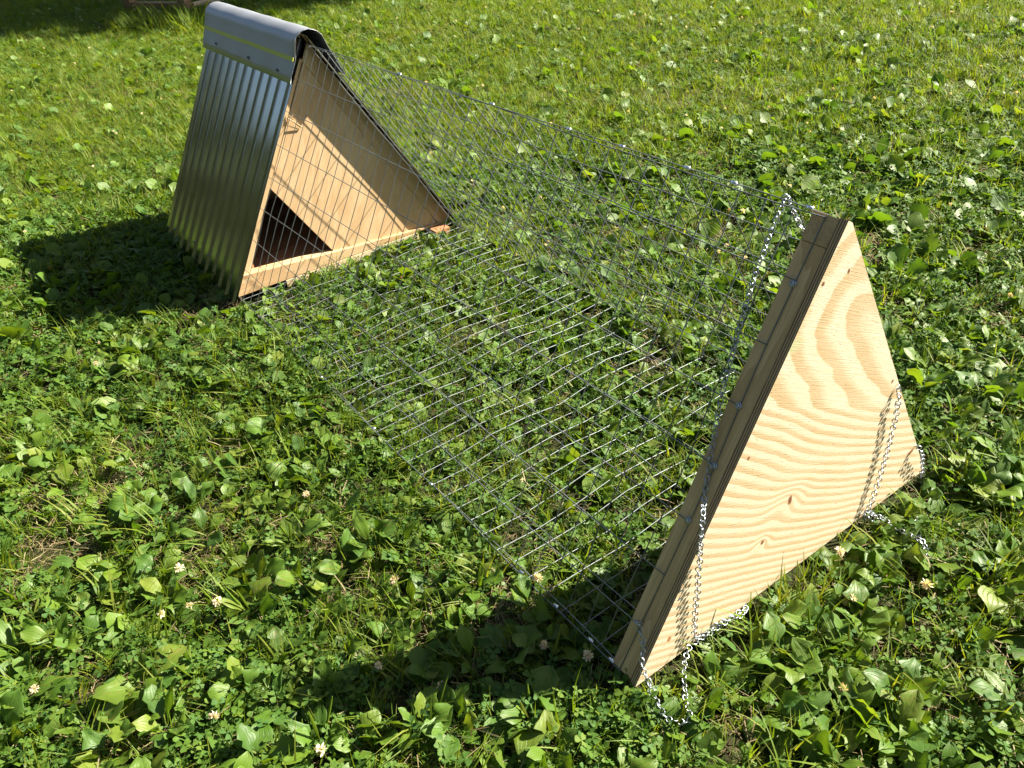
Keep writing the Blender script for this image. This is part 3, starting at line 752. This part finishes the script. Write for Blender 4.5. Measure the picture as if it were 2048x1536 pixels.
def field(x, y, k):
    return .5 + .25 * (np.sin(x * 2.3 + k) * np.cos(y * 1.9 + 2 * k) + np.sin(x * 5.1 + y * 3.7 + 3 * k) * .6 + np.sin(x * 11 - y * 8.7 + k) * .4)
CRn = np.array(CR); CAMn = np.array(CAM)
def sample(dens, wfun, seed, margin=.03, house=True):
    r = np.random.RandomState(seed); area = 8.7 * 13.4; n = int(dens * area)
    x = r.uniform(-2.2, 6.5, n); y = r.uniform(-1.4, 12.0, n)
    P = np.stack([x, y, np.zeros(n)], 1) - CAMn; q = P @ CRn; d = -q[:, 2]
    u = 1024 + FPX * q[:, 0] / d; v_ = 768 - FPX * q[:, 1] / d
    k = (d > .3) & (u > -300) & (u < 2350) & (v_ > -170) & (v_ < 1800)
    k &= ~((abs(x) < .405 + margin) & (y > 1.85 - margin) & (y < 2.57 + margin))
    k &= ~((abs(x) < .40 + margin) & (y > -margin) & (y < .055 + margin))
    k &= r.rand(n) < wfun(x, y, d)
    return x[k], y[k], d[k], r
def pts_of(x, y, r, smin, smax, nvar, tilt=.12, dz=0.0):
    n = len(x); low = np.where((abs(x) < W/2 + .01) & (y > .05) & (y < 1.86), .84, 1.0); z = GZ + .006 * np.sin(x * 3.1 + 1.3 * y) + .005 * np.sin(y * 4.3 - x * 2.2 + 1) + .004 * np.sin(x * 9.1 + 2) * np.sin(y * 8.3) + dz
    return np.stack([x, y, z, r.randn(n) * tilt, r.randn(n) * tilt, r.rand(n) * 6.283, r.uniform(smin, smax, n) * low, r.randint(0, nvar, n)], 1)
dry = lambda x, y: np.clip((field(x * 1.3, y * 1.3, 5.0) - .58) * 6, 0, 1) * np.where((y < .1) & (x > -.3), .25, 1)
grs = lambda x, y: np.clip((field(x * .8, y * .8, 9.0) - .45) * 4, 0, 1)
cC = src('clover_source', [clover_clump(i) for i in range(7)])
cG = src('grass_source', [grass_clump(50 + i) for i in range(6)] + [grass_clump(80 + i, 10, .05, .12, .0022, .5) for i in range(2)])
cS = src('straw_source', [straw_clump(70 + i) for i in range(6)])
cW = src('weed_source', [weed_clump(10 + i) for i in range(6)])
cP = src('plantain_source', [weed_clump(40 + i, True) for i in range(5)])
x, y, d, r = sample(370, lambda x, y, d: np.clip((1 - .7 * dry(x, y)) * (1 - .4 * grs(x, y)), 0, 1) * np.where(d > 3.6, .4, 1), 1)
scatter('clover_cover', 'dense low white clover leaves covering the lawn', cC, pts_of(x, y, r, .75, 1.25, 7))
x, y, d, r = sample(1000, lambda x, y, d: np.clip(.24 + .36 * grs(x, y) + .5 * (d > 3.4), 0, 1), 2, .015)
scatter('grass_cover', 'short bright green lawn grass between the weeds', cG, pts_of(x, y, r, .6, 1.05, 8, .2))
x, y, d, r = sample(900, lambda x, y, d: np.clip(.4 + .6 * dry(x, y), 0, 1), 3, 0.0)
scatter('dry_thatch', 'dry straw and dead clippings lying under the lawn', cS, pts_of(x, y, r, .7, 1.3, 6, .2, .002))
x, y, d, r = sample(330, lambda x, y, d: np.clip(.35 + .9 * (1 - dry(x, y)), 0, 1) * np.where(d > 3.8, .35, 1), 4)
scatter('weed_cover', 'small round-leaved weeds mixed through the clover', cW, pts_of(x, y, r, .85, 1.65, 6, .25))
if rest:
    A = np.array([(c[1], c[2]) for c in rest]); r = np.random.RandomState(5)
    scatter('plantain_cover', 'scattered small plantains in the distant lawn', cP, pts_of(A[:, 0], A[:, 1], r, .75, 1.25, 5, .15))

tp = []
rr_ = np.random.RandomState(8)
for k in range(46):
    P = ground((rr_.uniform(235, 420), rr_.uniform(38, 62)), 0); tp.append((P.x, P.y, GZ, rr_.randn() * .15, rr_.randn() * .15, rr_.rand() * 6.28, rr_.uniform(1.5, 2.6), 6 + k % 2))
scatter('tall_grass', 'taller grass tuft at the edge of the far shade', cG, tp)

# ------------------------------------------------------------------ clover flowers
def flower_head(seed, n=34, sz=.0085):
    r = random.Random(seed); V = []; F = []; Tn = []
    for i in range(n):
        zc = 1 - 1.55 * (i + .5) / n; a = i * 2.4; rr = math.sqrt(max(0, 1 - zc * zc)); d = Vector((rr * math.cos(a), rr * math.sin(a), zc)); d = (d + Vector((r.gauss(0, .12), r.gauss(0, .12), r.gauss(0, .12)))).normalized()
        o_ = d.orthogonal().normalized(); w = d.cross(o_); ln = sz * r.uniform(.8, 1.25); b_ = len(V)
        V += [tuple(d * sz * .15), tuple(d * ln * .7 + o_ * sz * .17), tuple(d * ln), tuple(d * ln * .7 - o_ * sz * .17), tuple(d * ln * .75 + w * sz * .12)]
        F += [(b_, b_+1, b_+2), (b_, b_+2, b_+3), (b_, b_+4, b_+2)]; Tn += [r.random()] * 5
    return V, F, Tn
HEADS = []
for k in range(4):
    V, F, Tn = flower_head(k, sz=.0085 + .001 * k); me = mesh('flower_head', V, F, M['floret']); add_uv_tint(me, None, Tn); HEADS.append(me)
V, F, Tn = flower_head(9, 26, .008); me = mesh('flower_head', V, F, M['brownhead']); add_uv_tint(me, None, Tn); HEADS.append(me)
mb = MB(); mb.tube([Vector((0, 0, 0)), Vector((.05, 0, .5)), Vector((0, .03, 1))], .014, 5); STEM = mesh('stem', mb.v, mb.f, M['grass'], True); add_uv_tint(STEM, None, [.3] * len(mb.v))
def flower(x, y, h, label, group, kind, sc=1.0):
    sc *= .85
    z = hgt(x, y); t = thing('clover_flower', label, 'flower', (x, y, z), group)
    s_ = link('stem', STEM, t); s_.scale = (h * .6, h * .6, h); a = rng.random() * 6.28
    hd = link('flower_head', HEADS[kind], t, (0, .03 * h * .6, h)); hd.scale = (sc, sc, sc); hd.rotation_euler = (rng.gauss(0, .4), rng.gauss(0, .4), a)
    t.rotation_euler = (rng.gauss(0, .15), rng.gauss(0, .15), 0)
known = [((385, 1212), 0, 'white clover flower to the right of a pair in the lower left lawn'), ((322, 1220), 1, 'white clover flower left of a pinkish one in the lower left lawn'),
         ((440, 1195), 2, 'greenish white clover flower above the pair in the lower left'), ((82, 1365), 1, 'pinkish white clover flower near the lower left corner'),
         ((437, 1422), 2, 'white clover flower below the ribbed plantain, low in the picture'), ((350, 1128), 3, 'bedraggled white clover flower left of centre bottom'),
         ((763, 1325), 0, 'white clover flower alone near the tip of the panel shadow'), ((867, 1370), 1, 'sunlit white clover flower at the lower rim of the panel shadow'),
         ((1072, 1292), 0, 'clover flower in the panel shadow, left of two close together'), ((1097, 1287), 1, 'clover flower in the panel shadow, right of two close together'),
         ((1172, 1306), 2, 'small clover flower in shadow beside the foot wire'), ((800, 1155), 3, 'fading clover flower left of the wire foot in grass'),
         ((1697, 1200), 0, 'white clover flower under the lower right of the end panel'), ((1685, 1373), 1, 'round white clover flower in the lower right lawn'),
         ((1675, 1108), 2, 'clover flower just below the plywood bottom edge'), ((1860, 1163), 3, 'withered clover flower on a bent stalk at right'),
         ((1455, 485), 0, 'white clover flower seen through the wire near the chain top'), ((1425, 443), 1, 'white clover flower behind the mesh, left of the chain'),
         ((1485, 420), 2, 'white clover flower just left of the top of the chain'), ((612, 985), 1, 'white clover flower left of the run near the tall leaf')]
for px, k, lab in known:
    h = .045; P = ground(px, h + GZ); flower(P.x, P.y, h, lab, None, k, 1.1)
c_ = 0; tries = 0
while c_ < 170 and tries < 50000:
    tries += 1
    x = rng.uniform(-2, 6); y = rng.uniform(-1, 9); u, v_, d = proj(x, y)
    if not (0 < u < 2048 and 0 < v_ < 1536) or inside_house(x, y, .03) or near_panel(x, y, .03): continue
    if rng.random() > fld(x, y, 4.0) or (d < 2.2 and rng.random() < .45): continue
    zn = zone(x, y); flower(x, y, rng.uniform(.030, .060), 'clover flower ' + place_words(x, y), 'clover flowers ' + place_words(x, y), rng.choice((0, 1, 2, 3, 0, 1, 4)), rng.uniform(.7, 1.05)); c_ += 1

# ------------------------------------------------------------------ timber play frame at the top left, only its feet in view
Pc = ground((374, 27), GZ); Qc = ground((252, 26), GZ); U_ = (Qc - Pc).normalized(); LU = (Qc - Pc).length
pf_ = thing('timber_play_frame', 'raised wooden frame on short timber feet, in shade at the top left', 'wooden frame', Pc, rot=(0, 0, math.atan2(-U_.x, U_.y)))
def pbox(name, a, b, mat=M['old'], rz=0): mb = MB(); mb.box(a, b); o = mb.build(name, mat, pf_, bevel=.003); o.rotation_euler = (0, 0, rz); return o
pbox('base_timber', (0, 0, 0), (.09, LU, .085)); pbox('base_timber', (1.6, 0, 0), (1.69, LU, .085))
o = pbox('side_board', (.095, .0, 0), (1.598, .035, .07), M['pale'], R(-9)); o['label'] = 'paler board lying on the ground toward the roof'
for x in (.001, 1.601):
    for y in (.0, LU - .088): pbox('post', (x, y, .086), (x + .088, y + .088, 1.25))
for z in (.45, .85): pbox('slat', (-.022, 0, z), (-.001, LU, z + .09))
for i in range(13): pbox('shade_deck_board', (-.05 + i * .14, -.05, 1.252), (-.05 + i * .14 + .13, LU + .05, 1.28))  # deck out of view, added for the shade it throws on the lawn

# ------------------------------------------------------------------ tree outside the frame whose shade crosses the far left lawn
tx, ty = 8.1, 6.9
tree = thing('shade_tree', 'leafy broad tree standing right of the far lawn', 'tree', (tx, ty, GZ))
mb = MB(); mb.tube([Vector((0, 0, 0)), Vector((.05, 0, 1.2)), Vector((0, .1, 2.6)), Vector((-.1, 0, 4.4)), Vector((0, 0, 6))], .20, 10, taper=[1.3, 1, .85, .6, .15]); 
for i in range(12):
    a = i * 2.4; z0 = 2.2 + i * .28; mb.tube([Vector((0, 0, z0)), Vector((math.cos(a) * 1.1, math.sin(a) * 1.1, z0 + .6)), Vector((math.cos(a) * 2.2, math.sin(a) * 2.2, z0 + .9))], .06, 6, taper=[1, .6, .2])
mb.build('trunk', M['old'], tree)
r = np.random.RandomState(3); n = 46000; cen = []
for i in range(46):
    d_ = r.randn(3); d_ /= np.linalg.norm(d_); cen.append(np.array([0, 0, 4.6]) + d_ * np.array([2.2, 2.2, 1.6]) * r.uniform(.3, 1) ** .5)
cen = np.array(cen); c = cen[r.randint(0, 46, n)] + r.randn(n, 3) * .38
a = r.randn(n, 3); a /= np.linalg.norm(a, axis=1)[:, None]; b2 = np.cross(a, r.randn(n, 3)); b2 /= np.linalg.norm(b2, axis=1)[:, None]
sz = r.uniform(.05, .10, n)[:, None]
V = np.stack([c - a * sz, c + b2 * sz * .5, c + a * sz, c - b2 * sz * .5], 1).reshape(-1, 3)
F = np.arange(n * 4).reshape(-1, 4)
me = bpy.data.meshes.new('crown'); me.from_pydata(V.tolist(), [], F.tolist()); me.materials.append(M['crown']); add_uv_tint(me, None, np.repeat(r.rand(n) * .4, 4)); link('crown', me, tree)

# ------------------------------------------------------------------ wood edge far behind the lawn, seen only in the roof sheet's reflection
r = np.random.RandomState(4); n = 60000
ang = r.uniform(R(75), R(235), n); rad = 27 + r.randn(n) * 1.6 + 2 * np.sin(ang * 9)
top = 3.6 + 11 * np.clip((ang - R(122)) / R(22), 0, 1) + .8 * np.sin(ang * 13) + .8 * np.sin(ang * 31 + 1); z = r.rand(n) ** .8 * top
c = np.stack([rad * np.cos(ang), rad * np.sin(ang), z], 1)
a = r.randn(n, 3); a /= np.linalg.norm(a, axis=1)[:, None]; b2 = np.cross(a, r.randn(n, 3)); b2 /= np.linalg.norm(b2, axis=1)[:, None]
sz = r.uniform(.25, .5, n)[:, None]
V = np.stack([c - a * sz, c + b2 * sz * .6, c + a * sz, c - b2 * sz * .6], 1).reshape(-1, 3)
me = bpy.data.meshes.new('wood_edge'); me.from_pydata(V.tolist(), [], np.arange(n * 4).reshape(-1, 4).tolist()); me.materials.append(M['crown']); add_uv_tint(me, None, np.repeat(r.rand(n) * .4, 4))
o = link('wood_edge', me); o['kind'] = 'stuff'; o['label'] = 'distant trees around the back of the lawn'
